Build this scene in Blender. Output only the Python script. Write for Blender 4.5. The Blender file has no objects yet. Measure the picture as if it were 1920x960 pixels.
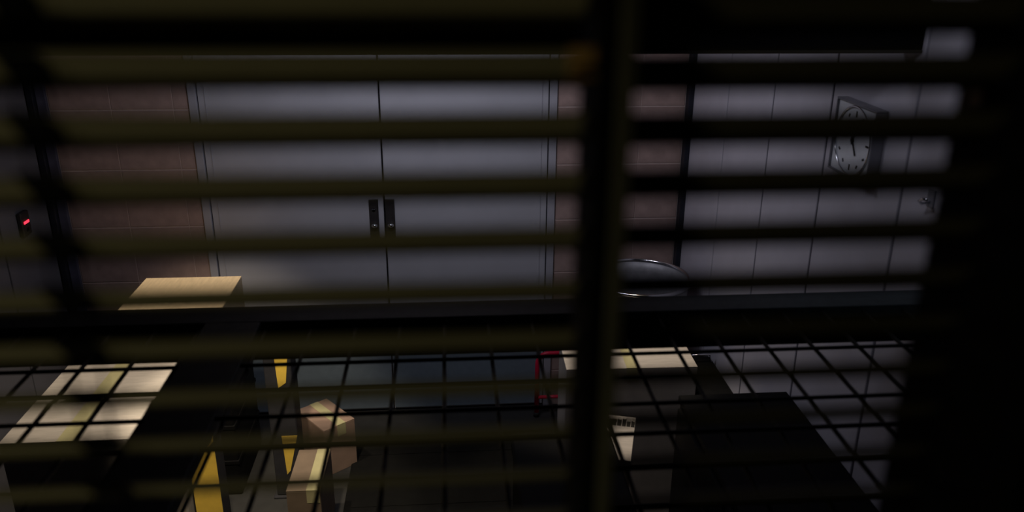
import bpy, bmesh, math, random
from mathutils import Vector, Matrix

random.seed(7)
scene = bpy.context.scene
COL = scene.collection

# ------------------------------------------------------------------ camera
EYE = Vector((0.0, 0.0, 2.34))
FPX = math.sqrt(-((830 - 960) * (930 - 960) + (-100 - 480) * (4600 - 480)))


def _cam_dir(px, py):
    return Vector((px - 960.0, 480.0 - py, -FPX))


_cy = _cam_dir(830, -100).normalized()          # world +Y seen from the camera
_cz = -_cam_dir(930, 4600).normalized()         # world +Z
_cz = (_cz - _cy * _cz.dot(_cy)).normalized()
_cx = _cy.cross(_cz)
ROT = Matrix((_cx, _cy, _cz))                   # camera -> world

cam_data = bpy.data.cameras.new('camera')
cam = bpy.data.objects.new('camera', cam_data)
COL.objects.link(cam)
cam.matrix_world = Matrix.Translation(EYE) @ ROT.to_4x4()
cam_data.sensor_width = 36.0
cam_data.lens = FPX / 1920.0 * 36.0
cam_data.clip_start = 0.02
cam_data.dof.use_dof = True
cam_data.dof.focus_distance = 3.5
cam_data.dof.aperture_fstop = 2.9
scene.camera = cam

# ------------------------------------------------------------------ world, lamps, exposure
world = bpy.data.worlds.new('night')
scene.world = world
world.use_nodes = True
world.node_tree.nodes['Background'].inputs[0].default_value = (0.5, 0.55, 0.7, 1)
world.node_tree.nodes['Background'].inputs[1].default_value = 0.0

vs = scene.view_settings
vs.view_transform = 'Standard'
vs.look = 'None'
vs.gamma = 1.0
vs.use_curve_mapping = False
vs.exposure = 0.0


def area_lamp(name, loc, target, sx, sy, power, color, spread=180):
    d = bpy.data.lights.new(name, 'AREA')
    d.shape = 'RECTANGLE'
    d.size, d.size_y = sx, sy
    d.spread = math.radians(spread)
    d.energy = power
    d.color = color
    o = bpy.data.objects.new(name, d)
    COL.objects.link(o)
    o.location = loc
    o.rotation_euler = (Vector(target) - Vector(loc)).to_track_quat('-Z', 'Y').to_euler()
    return o


def spot_lamp(name, loc, target, half_deg, blend, power, color, radius=0.05):
    d = bpy.data.lights.new(name, 'SPOT')
    d.spot_size = math.radians(half_deg * 2)
    d.spot_blend = blend
    d.energy = power
    d.color = color
    d.shadow_soft_size = radius
    o = bpy.data.objects.new(name, d)
    COL.objects.link(o)
    o.location = loc
    o.rotation_euler = (Vector(target) - Vector(loc)).to_track_quat('-Z', 'Y').to_euler()
    return o


WARM = (1.0, 0.83, 0.62)
COOL = (0.86, 0.85, 1.0)
# dim cool tube above the doors, behind the dropped beam
area_lamp('cool_tube_lamp', (-0.25, 2.75, 2.50), (0.00, 3.80, 1.40), 0.7, 0.12, 5.5, COOL, 155)
area_lamp('cool_side_fill', (0.20, 2.40, 2.52), (1.18, 2.85, 1.85), 0.20, 0.10, 0.8, COOL, 140)  # added fill without a fixture, brightens the right wall
area_lamp('cool_near_fill', (0.45, 1.45, 2.52), (1.18, 1.80, 2.10), 0.12, 0.08, 0.26, COOL, 90)  # added fill for the right wall on the near side of the beam
# row of three warm downlights
spot_lamp('warm_downlight', (-1.08, 2.95, 2.50), (-1.12, 3.22, 0.0), 26, 0.35, 80, WARM)
spot_lamp('warm_downlight', (-0.70, 2.14, 2.50), (-0.77, 2.95, 0.2), 14.5, 0.35, 150, WARM)
spot_lamp('warm_downlight', (0.50, 2.92, 2.50), (0.60, 2.85, 0.0), 20, 0.45, 80, WARM)
# added unseen warm fill for the slats, low on the camera's side
area_lamp('warm_slat_fill', (-0.50, -0.08, 1.88), (-0.05, 0.36, 2.2), 0.10, 0.10, 0.27, (1.0, 0.92, 0.66))

# ------------------------------------------------------------------ materials
MATS = {}


def mat(name, color, rough=0.6, metal=0.0, var=0.12, scale=30.0, bump=0.0, emit=None, estr=0.0, stretch=None, spec=0.5):
    if name in MATS:
        return MATS[name]
    m = bpy.data.materials.new(name)
    m.use_nodes = True
    nt = m.node_tree
    p = nt.nodes['Principled BSDF']
    p.inputs['Roughness'].default_value = rough
    p.inputs['Metallic'].default_value = metal
    p.inputs['Specular IOR Level'].default_value = spec
    tc = nt.nodes.new('ShaderNodeTexCoord')
    mp = nt.nodes.new('ShaderNodeMapping')
    if stretch:
        mp.inputs['Scale'].default_value = stretch
    nz = nt.nodes.new('ShaderNodeTexNoise')
    nz.inputs['Scale'].default_value = scale
    nz.inputs['Detail'].default_value = 5
    nt.links.new(tc.outputs['Object'], mp.inputs['Vector'])
    nt.links.new(mp.outputs['Vector'], nz.inputs['Vector'])
    rp = nt.nodes.new('ShaderNodeValToRGB')
    a = [max(0, c * (1 - var)) for c in color]
    b = [min(1, c * (1 + var)) for c in color]
    rp.color_ramp.elements[0].position = 0.3
    rp.color_ramp.elements[1].position = 0.7
    rp.color_ramp.elements[0].color = (*a, 1)
    rp.color_ramp.elements[1].color = (*b, 1)
    nt.links.new(nz.outputs['Fac'], rp.inputs['Fac'])
    nt.links.new(rp.outputs['Color'], p.inputs['Base Color'])
    if bump:
        bp = nt.nodes.new('ShaderNodeBump')
        bp.inputs['Strength'].default_value = bump
        bp.inputs['Distance'].default_value = 0.002
        nt.links.new(nz.outputs['Fac'], bp.inputs['Height'])
        nt.links.new(bp.outputs['Normal'], p.inputs['Normal'])
    if emit:
        p.inputs['Emission Color'].default_value = (*emit, 1)
        p.inputs['Emission Strength'].default_value = estr
    MATS[name] = m
    return m


M_DOOR = mat('door_paint', (0.47, 0.475, 0.51), 0.45, var=0.04, scale=6)
M_FRAME = mat('door_frame_paint', (0.42, 0.42, 0.46), 0.45, var=0.04, scale=8)
M_TILE = mat('salmon_block', (0.40, 0.285, 0.25), 0.7, var=0.12, scale=18, bump=0.3)
M_GROUT = mat('mortar', (0.62, 0.50, 0.45), 0.85, var=0.1, scale=40)
M_PANEL_SHADED = mat('shaded_wall_panel', (0.16, 0.16, 0.18), 0.6, var=0.05, scale=7, spec=0.2)  # dimness of the left wall put into the panel colour
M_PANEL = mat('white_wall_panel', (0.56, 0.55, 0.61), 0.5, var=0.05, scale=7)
M_SEAM = mat('panel_seam', (0.06, 0.055, 0.075), 0.8)
M_FLOOR = mat('dark_concrete', (0.022, 0.022, 0.02), 0.75, var=0.25, scale=12, bump=0.2)
M_BLACK = mat('black_paint', (0.005, 0.005, 0.005), 0.7, var=0.2, spec=0.1)
M_CEIL = mat('ceiling_board', (0.05, 0.05, 0.05), 0.9)
M_TRIM = mat('dark_blue_trim', (0.018, 0.02, 0.03), 0.5, spec=0.3)
M_TRIM_LITE = mat('blue_grey_trim', (0.10, 0.10, 0.15), 0.5)
M_STEEL = mat('teal_steel', (0.045, 0.065, 0.068), 0.5, var=0.2, spec=0.3)
M_WIRE = mat('black_wire', (0.024, 0.027, 0.025), 0.55, spec=0.25)
M_CARTON = mat('cardboard', (0.46, 0.42, 0.37), 0.8, var=0.10, scale=14, bump=0.15, stretch=(1, 6, 1))
M_CARTON_TAN = mat('tan_cardboard', (0.74, 0.58, 0.36), 0.8, var=0.10, scale=14, bump=0.15, stretch=(6, 1, 1))
M_CARTON_PINK = mat('pinkish_cardboard', (0.30, 0.205, 0.15), 0.8, var=0.10, scale=14, bump=0.15)
M_CARTON_BROWN = mat('brown_cardboard', (0.17, 0.125, 0.085), 0.8, var=0.10, scale=14, bump=0.15)
M_SLAT_SHADED = mat('shaded_slat', (0.10, 0.088, 0.045), 0.5, var=0.05, scale=15)  # slat colour darkened to hold the shade on the right blind
M_TAPE = mat('yellowish_tape', (0.44, 0.41, 0.22), 0.5, var=0.06, scale=20)
M_INK = mat('printing_ink', (0.02, 0.018, 0.015), 0.8)
M_CHROME = mat('chrome', (0.75, 0.76, 0.80), 0.16, metal=1.0, var=0.04)
M_ZINC = mat('galvanised_steel', (0.42, 0.42, 0.44), 0.5, metal=0.2, var=0.15, scale=25)
M_PLATE = mat('dark_handle_plate', (0.035, 0.032, 0.032), 0.4, spec=0.3)
M_DOOR_SHADE = mat('door_foot_shade', (0.20, 0.25, 0.29), 0.5, var=0.06, spec=0.3)  # door colour with the dimness near the floor put in
M_MAT = mat('black_rubber_mat', (0.005, 0.005, 0.0045), 0.9, spec=0.1)
M_RED = mat('red_enamel', (0.80, 0.015, 0.07), 0.3, var=0.06)
M_YELLOW = mat('yellow_paint', (0.90, 0.62, 0.09), 0.5, var=0.06)
M_GREYP = mat('grey_post_paint', (0.035, 0.035, 0.04), 0.7, spec=0.2)
M_RUBBER = mat('black_rubber', (0.015, 0.015, 0.015), 0.8)
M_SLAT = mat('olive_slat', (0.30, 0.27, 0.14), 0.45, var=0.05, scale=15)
M_CORD = mat('black_tape', (0.006, 0.006, 0.006), 0.9, spec=0.1)
M_WFRAME = mat('dark_olive_frame', (0.10, 0.092, 0.05), 0.5, var=0.1)
M_POST_LIT = mat('olive_post_lit', (0.17, 0.16, 0.09), 0.6, spec=0.2)  # light on the post put into a lighter olive
M_LIP = mat('olive_lip', (0.045, 0.04, 0.028), 0.6)
M_BRASS = mat('brass_clip', (0.85, 0.50, 0.14), 0.5, metal=0.0)
M_FRONTW = mat('dark_plaster', (0.004, 0.004, 0.004), 0.9, spec=0.1)
M_DIAL = mat('clock_dial', (0.86, 0.90, 0.94), 0.3, var=0.04)
M_CASE = mat('grey_clock_case', (0.22, 0.22, 0.25), 0.35)
M_LED = mat('red_led', (0.6, 0.02, 0.03), 0.4, emit=(1.0, 0.03, 0.06), estr=2.2)


def glass_mat():
    m = bpy.data.materials.new('clock_glass')
    m.use_nodes = True
    p = m.node_tree.nodes['Principled BSDF']
    p.inputs['Transmission Weight'].default_value = 1.0
    p.inputs['Roughness'].default_value = 0.06
    p.inputs['IOR'].default_value = 1.3
    return m


M_GLASS = glass_mat()


# ------------------------------------------------------------------ mesh helpers
def add_box(bm, lo, hi, bevel=0.0, mtx=None):
    lo, hi = Vector(lo), Vector(hi)
    c = (lo + hi) / 2
    s = hi - lo
    r = bmesh.ops.create_cube(bm, size=1.0)
    vs_ = r['verts']
    for v in vs_:
        v.co = Vector((v.co.x * s.x, v.co.y * s.y, v.co.z * s.z)) + c
    if bevel:
        es = list({e for v in vs_ for e in v.link_edges})
        rb = bmesh.ops.bevel(bm, geom=es, offset=bevel, segments=1, affect='EDGES')
        vs_ = list({v for f in rb['faces'] for v in f.verts} | {v for v in vs_ if v.is_valid})
    if mtx is not None:
        for v in vs_:
            v.co = mtx @ v.co
    return vs_


def add_tube(bm, pts, r, seg=8, closed=False):
    pts = [Vector(p) for p in pts]
    rings = []
    n = len(pts)
    prev = None
    for i, p in enumerate(pts):
        if closed:
            t = (pts[(i + 1) % n] - pts[(i - 1) % n]).normalized()
        else:
            t = (pts[min(i + 1, n - 1)] - pts[max(i - 1, 0)]).normalized()
        if prev is None:
            u = t.orthogonal().normalized()
        else:
            u = (prev - t * prev.dot(t)).normalized()
        prev = u
        w = t.cross(u)
        rings.append([bm.verts.new(p + r * (math.cos(2 * math.pi * k / seg) * u + math.sin(2 * math.pi * k / seg) * w)) for k in range(seg)])
    m = n if closed else n - 1
    for i in range(m):
        a, b = rings[i], rings[(i + 1) % n]
        for k in range(seg):
            bm.faces.new((a[k], a[(k + 1) % seg], b[(k + 1) % seg], b[k]))
    if not closed:
        bm.faces.new(rings[0][::-1])
        bm.faces.new(rings[-1])


def add_lathe(bm, prof, seg=48, center=(0, 0, 0), axis='Z'):
    c = Vector(center)
    rings = []
    for r, h in prof:
        ring = []
        for k in range(seg):
            a = 2 * math.pi * k / seg
            if axis == 'Z':
                v = Vector((r * math.cos(a), r * math.sin(a), h))
            else:
                v = Vector((h, r * math.cos(a), r * math.sin(a)))
            ring.append(bm.verts.new(c + v))
        rings.append(ring)
    for a, b in zip(rings, rings[1:]):
        for k in range(seg):
            bm.faces.new((a[k], a[(k + 1) % seg], b[(k + 1) % seg], b[k]))
    bm.faces.new(rings[0][::-1])
    bm.faces.new(rings[-1])


def mesh_of(bm, name, material, smooth=False):
    bmesh.ops.recalc_face_normals(bm, faces=bm.faces[:])
    me = bpy.data.meshes.new(name)
    bm.to_mesh(me)
    bm.free()
    me.materials.append(material)
    if smooth:
        for p in me.polygons:
            p.use_smooth = True
    return me


def link(name, me, parent=None, loc=None):
    o = bpy.data.objects.new(name, me)
    COL.objects.link(o)
    if parent is not None:
        o.parent = parent
    if loc is not None:
        o.location = loc
    return o


def obj(name, bm, material, parent=None, smooth=False, loc=None):
    return link(name, mesh_of(bm, name, material, smooth), parent, loc)


def box(name, lo, hi, material, parent=None, bevel=0.0, mtx=None):
    bm = bmesh.new()
    add_box(bm, lo, hi, bevel, mtx)
    return obj(name, bm, material, parent)


def tag(o, label=None, cat=None, group=None, kind=None):
    if label:
        o['label'] = label
    if cat:
        o['category'] = cat
    if group:
        o['group'] = group
    if kind:
        o['kind'] = kind
    return o


def thing(name, label, cat, loc=(0, 0, 0), rz=0.0, group=None):
    o = bpy.data.objects.new(name, None)
    o.empty_display_size = 0.05
    COL.objects.link(o)
    o.location = loc
    o.rotation_euler = (0, 0, rz)
    return tag(o, label, cat, group)


def at_z(px, py, z):
    d = ROT @ _cam_dir(px, py)
    return EYE + d * ((z - EYE.z) / d.z)


# ------------------------------------------------------------------ the room
XL, XR, YB, ZC = -1.875, 1.177, 3.90, 2.62
DX0, DX1, DXM, DZ = -1.182, 0.532, -0.312, 2.06   # double door


def struct(o, label):
    return tag(o, label, kind='structure')


struct(box('floor', (XL - 0.1, 0.25, -0.06), (XR + 0.1, YB + 0.12, 0), M_FLOOR), 'dark concrete floor of the storage room')
struct(box('ceiling', (XL - 0.1, 0.25, ZC), (XR + 0.1, YB + 0.12, ZC + 0.06), M_CEIL), 'dark ceiling above the doors')

# back wall: mortar bed and a block in every course
bm = bmesh.new()
add_box(bm, (XL - 0.1, YB + 0.003, 0), (DX0, YB + 0.12, ZC))
add_box(bm, (DX1, YB + 0.003, 0), (XR + 0.1, YB + 0.12, ZC))
add_box(bm, (DX0, YB + 0.003, DZ), (DX1, YB + 0.12, ZC))
wall_back = struct(obj('wall_back', bm, M_GROUT), 'salmon block wall on both sides of the double door')
courses = []
z = 1.627 - 0.283 * 6
while z < 2.55:
    courses.append((max(z, 0.0), min(z + 0.283, ZC)))
    z += 0.283
spans = [(-1.800, -1.530), (-1.530, -1.252), (-1.252, DX0), (DX1, 0.935), (0.935, 1.150)]
for x0, x1 in spans:
    shared = {}
    for z0, z1 in courses:
        h = round(z1 - z0, 4)
        if h < 0.02:
            continue
        if h not in shared:
            bm = bmesh.new()
            add_box(bm, (x0 + 0.0015, YB, 0.003), (x1 - 0.0015, YB + 0.02, h - 0.003), 0.0015)
            shared[h] = mesh_of(bm, 'block', M_TILE)
        link('block', shared[h], wall_back, (0, random.uniform(0, 0.001), z0))

# side walls: backing with tall panels, one object for each panel
def panel_wall(name, x_face, sign, joints, label, z_top):
    w = struct(box(name, (x_face + sign * 0.008, 0.30, 0) if sign > 0 else (x_face - 0.1, 0.30, 0),
                   (x_face + 0.1, YB + 0.02, z_top) if sign > 0 else (x_face - 0.008, YB + 0.02, z_top), M_SEAM), label)
    for y0, y1 in zip(joints, joints[1:]):
        a, b = (x_face, x_face + 0.010) if sign > 0 else (x_face - 0.010, x_face)
        box('panel', (a, y0 + 0.006, 0.0), (b, y1 - 0.006, z_top), M_PANEL if sign > 0 else M_PANEL_SHADED, w, 0.002)
    return w


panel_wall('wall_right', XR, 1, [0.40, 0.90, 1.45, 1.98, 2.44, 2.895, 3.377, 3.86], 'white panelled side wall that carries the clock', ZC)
panel_wall('wall_left', XL, -1, [0.40, 0.90, 1.45, 1.98, 2.44, 2.895, 3.43, 3.86], 'panelled side wall with shade painted into its grey and the small red indicator', ZC)
# corner strips
struct(box('trim_1', (XL, 3.86, 0), (XL + 0.028, YB + 0.01, ZC), M_TRIM, None, 0.002), 'dark strip in the corner beside the blocks')
struct(box('trim_2', (XL + 0.030, 3.885, 0), (XL + 0.072, YB + 0.01, ZC), M_TRIM_LITE, None, 0.002), 'blue grey strip beside the dark corner strip')
struct(box('trim_3', (1.152, 3.85, 0), (XR, YB + 0.01, ZC), M_TRIM, None, 0.003), 'dark strip in the corner beside the bin')

# dropped beam with a pale lower lip
beam = struct(box('trim_4', (XL, 2.00, 2.110), (XR, 2.09, ZC), M_BLACK), 'black dropped beam across the ceiling')
box('lip', (XL, 1.997, 2.102), (XR, 2.09, 2.1095), M_LIP, beam, 0.001)

# double door
door = bpy.data.objects.new('door_1', None)
COL.objects.link(door)
door.location = (DXM, YB, 0)
struct(door, 'pale grey double door with two dark handle plates')


def dbox(name, lo, hi, m, parent, bevel=0.0):
    o = (DXM, YB, 0)
    return box(name, [a - b for a, b in zip(lo, o)], [a - b for a, b in zip(hi, o)], m, parent, bevel)


FW = 0.05
bm = bmesh.new()
o3 = (DXM, YB, 0)
for lo, hi in (((DX0 + 0.004, YB - 0.012, 0), (DX0 + FW - 0.010, YB + 0.06, DZ)),
               ((DX1 - FW + 0.010, YB - 0.012, 0), (DX1 - 0.004, YB + 0.06, DZ)),
               ((DX0 + 0.004, YB - 0.012, DZ - 0.04), (DX1 - 0.004, YB + 0.06, DZ - 0.002))):
    add_box(bm, [a - b for a, b in zip(lo, o3)], [a - b for a, b in zip(hi, o3)], 0.002)
obj('door_frame', bm, M_FRAME, door)
dbox('door_rebate', (DX0 + 0.01, YB + 0.04, 0), (DX1 - 0.01, YB + 0.08, DZ - 0.01), M_BLACK, door)
for x0, x1, hx in ((DX0 + FW - 0.005, DXM - 0.004, -0.364), (DXM + 0.004, DX1 - FW + 0.005, -0.285)):
    leaf = dbox('door_leaf', (x0, YB, 0.012), (x1, YB + 0.04, DZ - 0.045), M_DOOR, door, 0.002)
    kx0, kx1 = (x0 + 0.012, x1 - 0.002) if hx < DXM else (x0 + 0.002, x1 - 0.012)
    dbox('shade_plate', (kx0, YB - 0.0035, 0.02), (kx1, YB + 0.001, 0.46), M_DOOR_SHADE, leaf, 0.001)  # added plate whose darker colour stands for shade on the door foot
    # raised edge bead along the hinge side
    bx = x0 + 0.030 if hx < DXM else x1 - 0.034
    dbox('edge_bead', (bx, YB - 0.003, 0.012), (bx + 0.004, YB + 0.002, DZ - 0.05), M_FRAME, leaf)
    dbox('handle_plate', (hx - 0.023, YB - 0.008, 0.985), (hx + 0.023, YB + 0.001, 1.185), M_PLATE, leaf, 0.003)
    bm = bmesh.new()
    bmesh.ops.create_uvsphere(bm, u_segments=14, v_segments=8, radius=0.015,
                              matrix=Matrix.Translation((hx + 0.002 - DXM, -0.022, 1.055)) @ Matrix.Diagonal((1, 0.8, 0.75, 1)))
    add_tube(bm, [(hx + 0.002 - DXM, -0.02, 1.055), (hx + 0.002 - DXM, -0.004, 1.055)], 0.005)
    obj('door_knob', bm, M_CHROME, leaf, True)
    if hx < DXM:
        bm = bmesh.new()
        add_tube(bm, [(hx - DXM, -0.013, 1.135), (hx - DXM, -0.006, 1.135)], 0.009, 12)
        add_box(bm, (hx - DXM - 0.007, -0.018, 1.133), (hx - DXM + 0.007, -0.012, 1.138), 0.001)
        obj('lock_cylinder', bm, M_CHROME, leaf)

# front wall with the opening the camera looks through
WX0, WX1, WZ0, WZ1, WY = -0.40, 0.2735, 1.98, 2.46, 0.36
bm = bmesh.new()
add_box(bm, (XL - 0.1, 0.30, 0), (WX0, 0.40, ZC))
add_box(bm, (WX1, 0.30, 0), (XR + 0.1, 0.40, ZC))
add_box(bm, (WX0, 0.30, 0), (WX1, 0.40, WZ0))
add_box(bm, (WX0, 0.30, WZ1), (WX1, 0.40, ZC))
struct(obj('wall_front', bm, M_FRONTW), 'dark wall around the blind opening')
win = bpy.data.objects.new('window_1', None)
COL.objects.link(win)
win.location = (0, WY, WZ0)
struct(win, 'narrow dark frame of the opening with an upright post')


def wbox(name, lo, hi, m, bevel=0.001):
    return box(name, [a - b for a, b in zip(lo, (0, WY, WZ0))], [a - b for a, b in zip(hi, (0, WY, WZ0))], m, win, bevel)


wbox('jamb', (WX1 - 0.016, 0.30, WZ0), (WX1, 0.40, WZ1), M_BLACK)
wbox('jamb', (WX0, 0.30, WZ0), (WX0 + 0.016, 0.40, WZ1), M_WFRAME)
wbox('sill', (WX0 + 0.016, 0.30, WZ0), (WX1 - 0.016, 0.40, WZ0 + 0.012), M_WFRAME)
wbox('head', (WX0 + 0.016, 0.30, WZ1 - 0.012), (WX1 - 0.016, 0.40, WZ1), M_WFRAME)
wbox('post', (0.0610, 0.332, WZ0 + 0.012), (0.0695, 0.378, WZ1 - 0.012), M_BLACK)
wbox('post_lit_side', (0.0695, 0.330, WZ0 + 0.012), (0.0765, 0.372, WZ1 - 0.012), M_POST_LIT)  # strip in lighter colour for the lit side of the post

# ------------------------------------------------------------------ blinds
def slat_mesh(x0, x1, tilt, m, w=0.0262):
    bm = bmesh.new()
    n = 8
    rows = []
    for i in range(n + 1):
        t = i / n - 0.5
        y = t * w
        zc = 0.0022 * (1 - (2 * t) ** 2) - 0.0011
        c, s = math.cos(-tilt), math.sin(-tilt)
        rows.append([(y * c - zc * s, y * s + zc * c), (y * c - (zc - 0.0004) * s, y * s + (zc - 0.0004) * c)])
    for k in (0, 1):
        vs_ = [(bm.verts.new((x0, r[k][0], r[k][1])), bm.verts.new((x1, r[k][0], r[k][1]))) for r in rows]
        for a, b in zip(vs_, vs_[1:]):
            bm.faces.new((a[0], a[1], b[1], b[0]))
    me = mesh_of(bm, 'slat', m, True)
    return me


TILT = math.radians(46)


def blind(label, x0, x1, z_ref, pitch, ladder_xs, m):
    xc = (x0 + x1) / 2
    t = thing('venetian_blind', label, 'blind', (xc, WY, WZ1 - 0.04))
    box('head_rail', (x0 - xc, -0.013, 0.004), (x1 - xc, 0.013, 0.026), M_WFRAME, t, 0.001)
    me = slat_mesh(x0 - xc, x1 - xc, TILT, m)
    bmc = bmesh.new()
    add_box(bmc, (-0.009, -0.0135, -0.0012), (0.009, 0.0135, 0.0012), 0.0004, Matrix.Rotation(-TILT, 4, 'X'))  # ladder rung made wide and dark to include its shadow
    clip = mesh_of(bmc, 'rung_and_shadow', M_CORD)  # no clip: ladder rung with its shadow built in
    k = -6
    zs = []
    while True:
        zz = z_ref - pitch * k
        if zz < WZ0 + 0.025:
            break
        if zz < WZ1 - 0.045:
            zs.append(zz)
            s = link('slat', me, t, (0, 0, zz - (WZ1 - 0.04)))
            for lx in ladder_xs:
                link('rung_and_shadow', clip, s, (lx - xc, 0, 0))
        k += 1
    zl = min(zs) - 0.012 - (WZ1 - 0.04)
    for lx in ladder_xs:
        for yy in (-0.0145, 0.0145):
            bm = bmesh.new()
            add_tube(bm, [(lx - xc, yy, 0.004), (lx - xc, yy, zl)], 0.0007, 6)
            obj('ladder_cord', bm, M_CORD, t)
    box('bottom_rail', (x0 - xc, -0.012, zl - 0.008), (x1 - xc, 0.012, zl), M_WFRAME, t, 0.001)
    return t


blind('wide olive venetian blind with dark ladder rungs and their built-in shadows, its slats lit', WX0 + 0.02, 0.0602, 2.2655, 0.0259, (-0.172, -0.330), M_SLAT)
blind('short venetian blind, shade painted into its slats, between the post and the black jamb', 0.0775, WX1 - 0.018, 2.2645, 0.0250, (), M_SLAT_SHADED)

for cx, cy, cz, rz, lab in ((0.0560, 0.3405, 2.2965, 0.0, 'small brass clip on the post of the blind opening'),
                           (WX1 - 0.0171, 0.382, 2.272, -math.pi / 2, 'small brass clip on the dark jamb beside the blind')):
    t = thing('brass_clip', lab, 'clip', (cx, cy, cz), rz)
    box('tab', (-0.0055, -0.001, -0.006), (0.0055, 0.001, 0.006), M_BRASS, t, 0.0005)
    box('hook', (-0.0055, -0.005, -0.006), (0.0055, -0.001, -0.0045), M_BRASS, t, 0.0004)

# ------------------------------------------------------------------ mesh shelf wall to wall
GZ = 1.55
shelf = thing('wire_mesh_shelf', 'black wire mesh shelf with dark teal steel rails between the walls', 'shelf', (0, 1.76, GZ - 0.03))
SO = (0, 1.76, GZ - 0.03)


def sbox(name, lo, hi, m, bevel=0.0015):
    return box(name, [a - b for a, b in zip(lo, SO)], [a - b for a, b in zip(hi, SO)], m, shelf, bevel)


RX0, RX1 = -0.546, -0.425
sbox('far_rail', (XL + 0.002, 1.716, GZ - 0.03), (XR - 0.002, 1.800, GZ), M_STEEL)
sbox('near_rail', (XL + 0.002, 0.42, GZ - 0.03), (XR - 0.002, 0.50, GZ), M_STEEL)
sbox('divider_rail', (RX0, 0.50, GZ - 0.03), (RX1, 1.716, GZ), M_STEEL)
sbox('apron', (XL + 0.002, 1.722, GZ - 0.100), (XR - 0.002, 1.735, GZ - 0.03), M_BLACK)
wire_cache = {}


def wire(p0, p1):
    d = Vector(p1) - Vector(p0)
    key = (round(d.x, 3), round(d.y, 3))
    if key not in wire_cache:
        bm = bmesh.new()
        add_tube(bm, [(0, 0, 0), d], 0.0042, 8)
        wire_cache[key] = mesh_of(bm, 'wire', M_WIRE, True)
    link('wire', wire_cache[key], shelf, Vector(p0) - Vector(SO))


for k in range(-2, 11):
    y = 1.519 - 0.1 * k
    if y > 1.71 or y < 0.51:
        continue
    wire((XL + 0.004, y, GZ - 0.006), (RX0, y, GZ - 0.006))
    wire((RX1, y, GZ - 0.006), (XR - 0.004, y, GZ - 0.006))
k = -30
while True:
    x = -0.114 + 0.0992 * k
    k += 1
    if x > XR - 0.01:
        break
    if x < RX1 + 0.01:
        continue
    wire((x, 0.50, GZ - 0.014), (x, 1.716, GZ - 0.014))
for k in range(13):
    x = -0.558 - 0.094 * k
    if x > XL + 0.02:
        wire((x, 0.50, GZ - 0.014), (x, 1.716, GZ - 0.014))


# ------------------------------------------------------------------ cartons
def carton(label, cx, cy, w, d, z0, z1, rz, m, group=None, tape_axis='Y', tape_w=0.05, tape_off=0.0, print_marks=False):
    """body of four walls with two lid flaps that meet under a strip of tape"""
    t = thing('cardboard_box', label, 'box', (cx, cy, z0), rz, group)
    h = z1 - z0
    box('body', (-w / 2, -d / 2, 0), (w / 2, d / 2, h - 0.004), m, t, 0.002)
    if tape_axis == 'Y':
        for a, b in ((-w / 2, tape_off - 0.001), (tape_off + 0.001, w / 2)):
            box('lid_flap', (a, -d / 2, h - 0.004), (b, d / 2, h), m, t, 0.0012)
        lo, hi = (tape_off - tape_w / 2, -d / 2 - 0.0012), (tape_off + tape_w / 2, d / 2 + 0.0012)
    else:
        for a, b in ((-d / 2, tape_off - 0.001), (tape_off + 0.001, d / 2)):
            box('lid_flap', (-w / 2, a, h - 0.004), (w / 2, b, h), m, t, 0.0012)
        lo, hi = (-w / 2 - 0.0012, tape_off - tape_w / 2), (w / 2 + 0.0012, tape_off + tape_w / 2)
    bm = bmesh.new()
    add_box(bm, (lo[0], lo[1], h), (hi[0], hi[1], h + 0.0008))
    if tape_axis == 'Y':
        add_box(bm, (lo[0], lo[1], h - 0.06), (hi[0], lo[1] + 0.001, h + 0.0008))
    else:
        add_box(bm, (lo[0], lo[1], h - 0.06), (lo[0] + 0.001, hi[1], h + 0.0008))
    obj('tape', bm, M_TAPE, t)
    if print_marks:
        bm = bmesh.new()
        y1 = d / 2 - 0.02
        x = -w / 2 + 0.01
        rr = random.Random(3)
        while x < w / 2 - 0.012:
            ww = rr.uniform(0.008, 0.018)
            add_box(bm, (x, y1 - 0.055, h), (x + ww, y1 - rr.uniform(0.0, 0.02), h + 0.0006))
            x += ww + 0.003
        o = obj('printed_marks', bm, M_INK, t)
        o['label'] = 'dark printed line of marks'
    return t


# large carton under the left bay of the mesh shelf
carton('large pale cardboard box with tape under the mesh, beside the panelled wall', -1.310, 2.84, 0.48, 0.60, 0.0, 0.74, 0.0, M_CARTON, tape_w=0.06, tape_off=-0.02)
# tall carton in front of the double door
carton('tan cardboard box on a black crate before the double door', -1.180, 3.43, 0.43, 0.42, 0.60, 0.90, 0.0, M_CARTON_TAN, tape_w=0.0 + 0.045, tape_axis='X', tape_off=-0.26 + 0.06)
# carton in front of the red hand truck
carton('wide pale cardboard box before the galvanised bin, its top lit', 0.736, 3.055, 0.54, 0.25, 0.0, 0.74, -0.02, M_CARTON, tape_w=0.045)
# printed carton
carton('narrow cardboard box with dark printed marks beside the black cabinet', 0.600, 2.660, 0.17, 0.30, 0.0, 0.60, -0.28, M_CARTON, tape_w=0.035, tape_axis='Y', tape_off=-0.06, print_marks=True)
# two small cartons below the middle of the door
carton('small pinkish cardboard box set askew with a diagonal strip of tape', -0.605, 3.470, 0.165, 0.25, 0.0, 0.25, 0.67, M_CARTON_PINK, tape_w=0.045, tape_off=0.01)
carton('small upright cardboard box with tape along its edge, before the askew box', -0.600, 2.955, 0.135, 0.29, 0.0, 0.30, -0.02, M_CARTON_BROWN, tape_w=0.052, tape_off=0.038)

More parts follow.
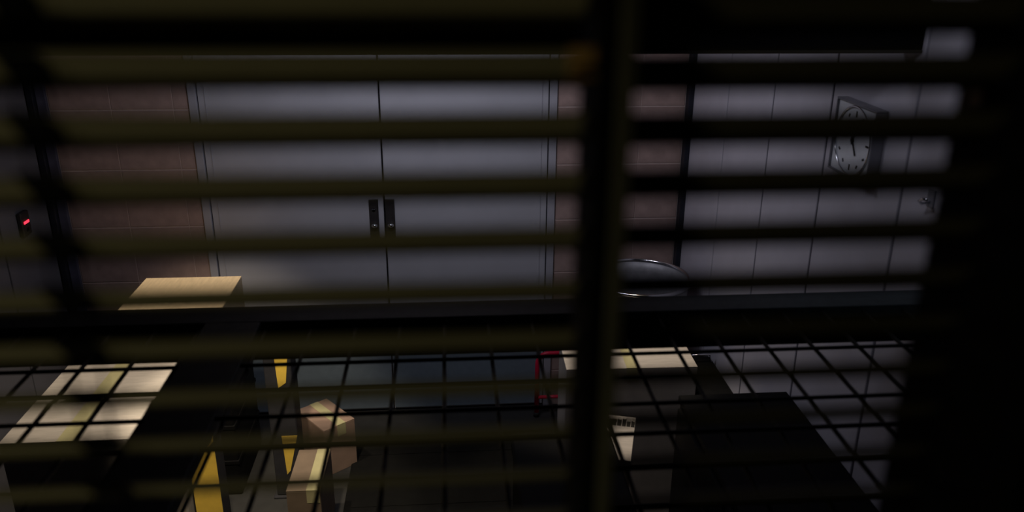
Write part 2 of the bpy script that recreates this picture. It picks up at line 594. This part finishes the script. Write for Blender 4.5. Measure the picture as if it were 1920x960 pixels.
# ------------------------------------------------------------------ galvanised bin
BX, BY, BR, BZ = 0.890, 3.525, 0.235, 0.90
t = thing('metal_bin', 'open round galvanised bin with a shiny rim beside the double door', 'bin', (BX, BY, 0))
bm = bmesh.new()
prof = [(0.0001, 0.0), (0.19, 0.0), (0.195, 0.03), (BR - 0.012, BZ - 0.05), (BR - 0.008, BZ - 0.01),
        (BR - 0.013, BZ - 0.01), (BR - 0.017, BZ - 0.06), (0.19, 0.05), (0.18, 0.02), (0.0001, 0.02)]
add_lathe(bm, prof, 48)
obj('body', bm, M_ZINC, t, True)
bm = bmesh.new()
add_tube(bm, [((BR - 0.006) * math.cos(a * math.pi / 32), (BR - 0.006) * math.sin(a * math.pi / 32), BZ - 0.006) for a in range(64)], 0.011, 10, True)
obj('rim', bm, M_CHROME, t, True)
for zz in (0.30, 0.60):
    bm = bmesh.new()
    rr = 0.195 + (BR - 0.012 - 0.195) * (zz - 0.03) / (BZ - 0.08) + 0.001
    add_tube(bm, [(rr * math.cos(a * math.pi / 24), rr * math.sin(a * math.pi / 24), zz) for a in range(48)], 0.006, 6, True)
    obj('hoop', bm, M_ZINC, t, True)
for s in (-1, 1):
    bm = bmesh.new()
    add_tube(bm, [(s * 0.055 * math.cos(a * math.pi / 8) * 1.0, -0.232 - 0.02 * math.sin(a * math.pi / 8), 0.72) for a in range(9)] if s > 0 else
             [(0.055 * math.cos(a * math.pi / 8), 0.232 + 0.02 * math.sin(a * math.pi / 8), 0.72) for a in range(9)], 0.004, 6)
    obj('handle', bm, M_ZINC, t, True)

# ------------------------------------------------------------------ black crate under the tan carton
def crate(label, x, y, hw, hd, h):
    t = thing('storage_crate', label, 'crate', (x, y, 0))
    box('body', (-hw, -hd, 0.0), (hw, hd, h - 0.04), M_BLACK, t, 0.006)
    box('lid', (-hw - 0.01, -hd - 0.01, h - 0.04), (hw + 0.01, hd + 0.01, h), M_BLACK, t, 0.008)
    for zz in (h * 0.27, h * 0.57):
        box('rib', (-hw - 0.004, -hd - 0.004, zz), (hw + 0.004, hd + 0.004, zz + 0.02), M_BLACK, t, 0.002)


crate('black storage crate under the tan cardboard box', -1.18, 3.43, 0.22, 0.215, 0.60)
crate('black lidded storage crate before the printed cardboard box', 0.375, 2.24, 0.165, 0.23, 0.75)

t = thing('floor_mat', 'black rubber floor mat lying before the double door', 'mat', (-0.02, 2.62, 0))
box('mat', (-0.47, -1.10, 0.0), (0.47, 1.02, 0.010), M_MAT, t, 0.003)
for k in range(10):
    y = -0.95 + k * 0.2
    box('ridge', (-0.44, y, 0.010), (0.44, y + 0.05, 0.013), M_MAT, t, 0.001)

# ------------------------------------------------------------------ red tubular stool frame
t = thing('stool_frame', 'low red tubular stool frame before the double door, beside the wide box', 'stool', (0.545, 3.79, 0))
def arc_frame(x0, x1, z1, r=0.06, n=8):
    pts = [(x0, 0, 0.012)]
    for i in range(n + 1):
        a = math.pi - i * math.pi / 2 / n
        pts.append((x0 + r + r * math.cos(a), 0, z1 - r + r * math.sin(a)))
    for i in range(n + 1):
        a = math.pi / 2 - i * math.pi / 2 / n
        pts.append((x1 - r + r * math.cos(a), 0, z1 - r + r * math.sin(a)))
    pts.append((x1, 0, 0.012))
    return pts
bm = bmesh.new()
add_tube(bm, arc_frame(-0.100, 0.100, 0.372), 0.0125, 10)
obj('frame', bm, M_RED, t, True)
bm = bmesh.new()
add_tube(bm, [(-0.097, 0, 0.115), (0.097, 0, 0.115)], 0.010, 10)
obj('crossbar', bm, M_RED, t, True)
for s_ in (-1, 1):
    bm = bmesh.new()
    add_lathe(bm, [(0.016, 0.0), (0.016, 0.02), (0.0135, 0.026)], 14, (s_ * 0.100, 0, 0))
    obj('foot', bm, M_RUBBER, t, True)

# ------------------------------------------------------------------ posts with yellow paint
def hazard_post(label, x, y, w, h, bands, rz=0.0):
    t = thing('hazard_post', label, 'post', (x, y, 0), rz)
    box('upright', (-w / 2, -w / 2, 0.01), (w / 2, w / 2, h), M_GREYP, t, 0.004)
    box('base_plate', (-w * 0.62, -w * 0.62, 0), (w * 0.62, w * 0.62, 0.01), M_GREYP, t, 0.002)
    box('cap', (-w / 2 - 0.002, -w / 2 - 0.002, h), (w / 2 + 0.002, w / 2 + 0.002, h + 0.012), M_GREYP, t, 0.002)
    for poly in bands:
        bm = bmesh.new()
        f = [bm.verts.new((px, -w / 2 - 0.0015, pz)) for px, pz in poly]
        b = [bm.verts.new((px, -w / 2 + 0.001, pz)) for px, pz in poly]
        bm.faces.new(f)
        bm.faces.new(b[::-1])
        for i in range(len(poly)):
            j = (i + 1) % len(poly)
            bm.faces.new((f[j], f[i], b[i], b[j]))
        o = obj('yellow_band', bm, M_YELLOW, t)
        o['label'] = 'yellow painted wedge'
    return t


hazard_post('grey post with slanted yellow wedges beside the small cardboard boxes', -0.740, 3.24, 0.115, 0.80,
            [[(-0.012, 0.78), (0.056, 0.78), (0.030, 0.585), (-0.004, 0.56)],
             [(-0.012, 0.32), (0.056, 0.32), (0.012, 0.14), (-0.004, 0.12)]])
hazard_post('yellow faced post beside the large pale box under the shelf divider', -0.988, 2.90, 0.104, 0.56,
            [[(-0.052, 0.02), (0.052, 0.02), (0.052, 0.56), (-0.052, 0.56)]])

# ------------------------------------------------------------------ black cabinet and tool chest along the right wall
t = thing('low_cabinet', 'low black cabinet along the panelled wall below the clock', 'cabinet', (0.98, 1.95, 0))
box('body', (-0.19, -0.55, 0.03), (0.19, 0.50, 0.86), M_BLACK, t, 0.004)
box('worktop', (-0.195, -0.56, 0.86), (0.192, 0.51, 0.885), M_BLACK, t, 0.003)
box('plinth', (-0.17, -0.53, 0), (0.17, 0.48, 0.03), M_BLACK, t)
for k in range(2):
    y0 = -0.54 + k * 0.515
    d = box('cabinet_door', (-0.203, y0 + 0.008, 0.05), (-0.190, y0 + 0.507, 0.85), M_BLACK, t, 0.003)
    bm = bmesh.new()
    yy = y0 + (0.46 if k == 0 else 0.06)
    add_tube(bm, [(-0.203, yy, 0.58), (-0.222, yy, 0.585), (-0.222, yy, 0.695), (-0.203, yy, 0.70)], 0.004, 6)
    obj('handle', bm, M_PLATE, d, True)

t = thing('tool_chest', 'black tool chest with a chrome carrying handle beside the wide box', 'tool chest', (1.095, 3.02, 0))
box('body', (-0.072, -0.30, 0.02), (0.072, 0.24, 0.52), M_BLACK, t, 0.006)
box('lid', (-0.074, -0.302, 0.525), (0.074, 0.242, 0.615), M_BLACK, t, 0.012)
for sx in (-1, 1):
    for sy in (-0.27, 0.21):
        bm = bmesh.new()
        add_lathe(bm, [(0.02, 0.0), (0.018, 0.02)], 12, (sx * 0.055, sy, 0))
        obj('foot', bm, M_RUBBER, t)
bm = bmesh.new()
add_tube(bm, [(-0.055, 0.17, 0.615), (-0.050, 0.17, 0.650), (0.050, 0.17, 0.655), (0.055, 0.17, 0.615)], 0.006, 8)
obj('carrying_handle', bm, M_CHROME, t, True)
for zz in (0.12, 0.26, 0.40):
    box('drawer_front', (-0.0745, -0.285, zz), (-0.071, 0.225, zz + 0.12), M_PLATE, t, 0.001)

# ------------------------------------------------------------------ clock on the right wall
CY, CZ, CW, CH = 2.222, 1.832, 0.118, 0.106
t = thing('wall_clock', 'square grey wall clock with a glossy glass on the panelled wall', 'clock', (XR, CY, CZ))
bm = bmesh.new()
fr = 0.006
for lo, hi in (((-0.034, -CW, CH - fr), (-0.0005, CW, CH)), ((-0.034, -CW, -CH), (-0.0005, CW, -CH + fr)),
               ((-0.034, -CW, -CH + fr), (-0.0005, -CW + fr, CH - fr)), ((-0.034, CW - fr, -CH + fr), (-0.0005, CW, CH - fr))):
    add_box(bm, lo, hi, 0.0015)
obj('case', bm, M_CASE, t)
dial = box('dial', (-0.027, -CW + fr, -CH + fr), (-0.001, CW - fr, CH - fr), M_DIAL, t)
for k in range(12):
    a = k * math.pi / 6
    L = 0.016 if k % 3 == 0 else 0.010
    mt = Matrix.Translation((-0.0278, 0.083 * math.sin(a), 0.076 * math.cos(a))) @ Matrix.Rotation(a, 4, 'X')
    box('hour_mark', (-0.0004, -0.0028, -L / 2), (0.0010, 0.0028, L / 2), M_INK, dial, 0, mt)
for nm, a, L, wd in (('hour_hand', math.radians(145), 0.046, 0.006), ('minute_hand', math.radians(18), 0.068, 0.004)):
    mt = Matrix.Translation((-0.0295, 0, 0)) @ Matrix.Rotation(a, 4, 'X')
    box(nm, (-0.0006, -wd / 2, -0.012), (0.0006, wd / 2, L), M_INK, t, 0, mt)
bm = bmesh.new()
add_lathe(bm, [(0.007, -0.0318), (0.007, -0.0271)], 16, (0, 0, 0), 'X')
obj('hand_hub', bm, M_INK, t)
bm = bmesh.new()
add_tube(bm, [(-0.030, 0.103 * math.cos(a * math.pi / 32), 0.096 * math.sin(a * math.pi / 32)) for a in range(64)], 0.0028, 8, True)
obj('bezel', bm, M_CHROME, t, True)

# small chrome hook on the right wall
t = thing('coat_hook', 'small chrome coat hook on the panelled wall near the clock', 'hook', (XR, 1.845, 1.772))
box('plate', (-0.004, -0.014, -0.022), (-0.0005, 0.014, 0.022), M_CASE, t, 0.001)
bm = bmesh.new()
add_tube(bm, [(-0.003, 0.0, -0.008), (-0.024, 0.0, -0.012), (-0.034, -0.004, -0.004), (-0.036, -0.02, 0.006), (-0.030, -0.036, 0.008)], 0.0035, 8)
obj('hook', bm, M_CHROME, t, True)

# red indicator on the left wall
t = thing('indicator_box', 'small black box with a glowing red light on the panelled wall', 'indicator', (XL, 3.605, 1.185))
box('housing', (0.0005, -0.036, -0.055), (0.022, 0.036, 0.055), M_PLATE, t, 0.004)
lens = box('indicator_light', (0.0215, -0.022, 0.002), (0.0255, 0.022, 0.014), M_LED, t, 0.0015)
lens['label'] = 'glowing red indicator light'
box('button', (0.0215, -0.010, -0.034), (0.0245, 0.010, -0.020), M_BLACK, t, 0.001)
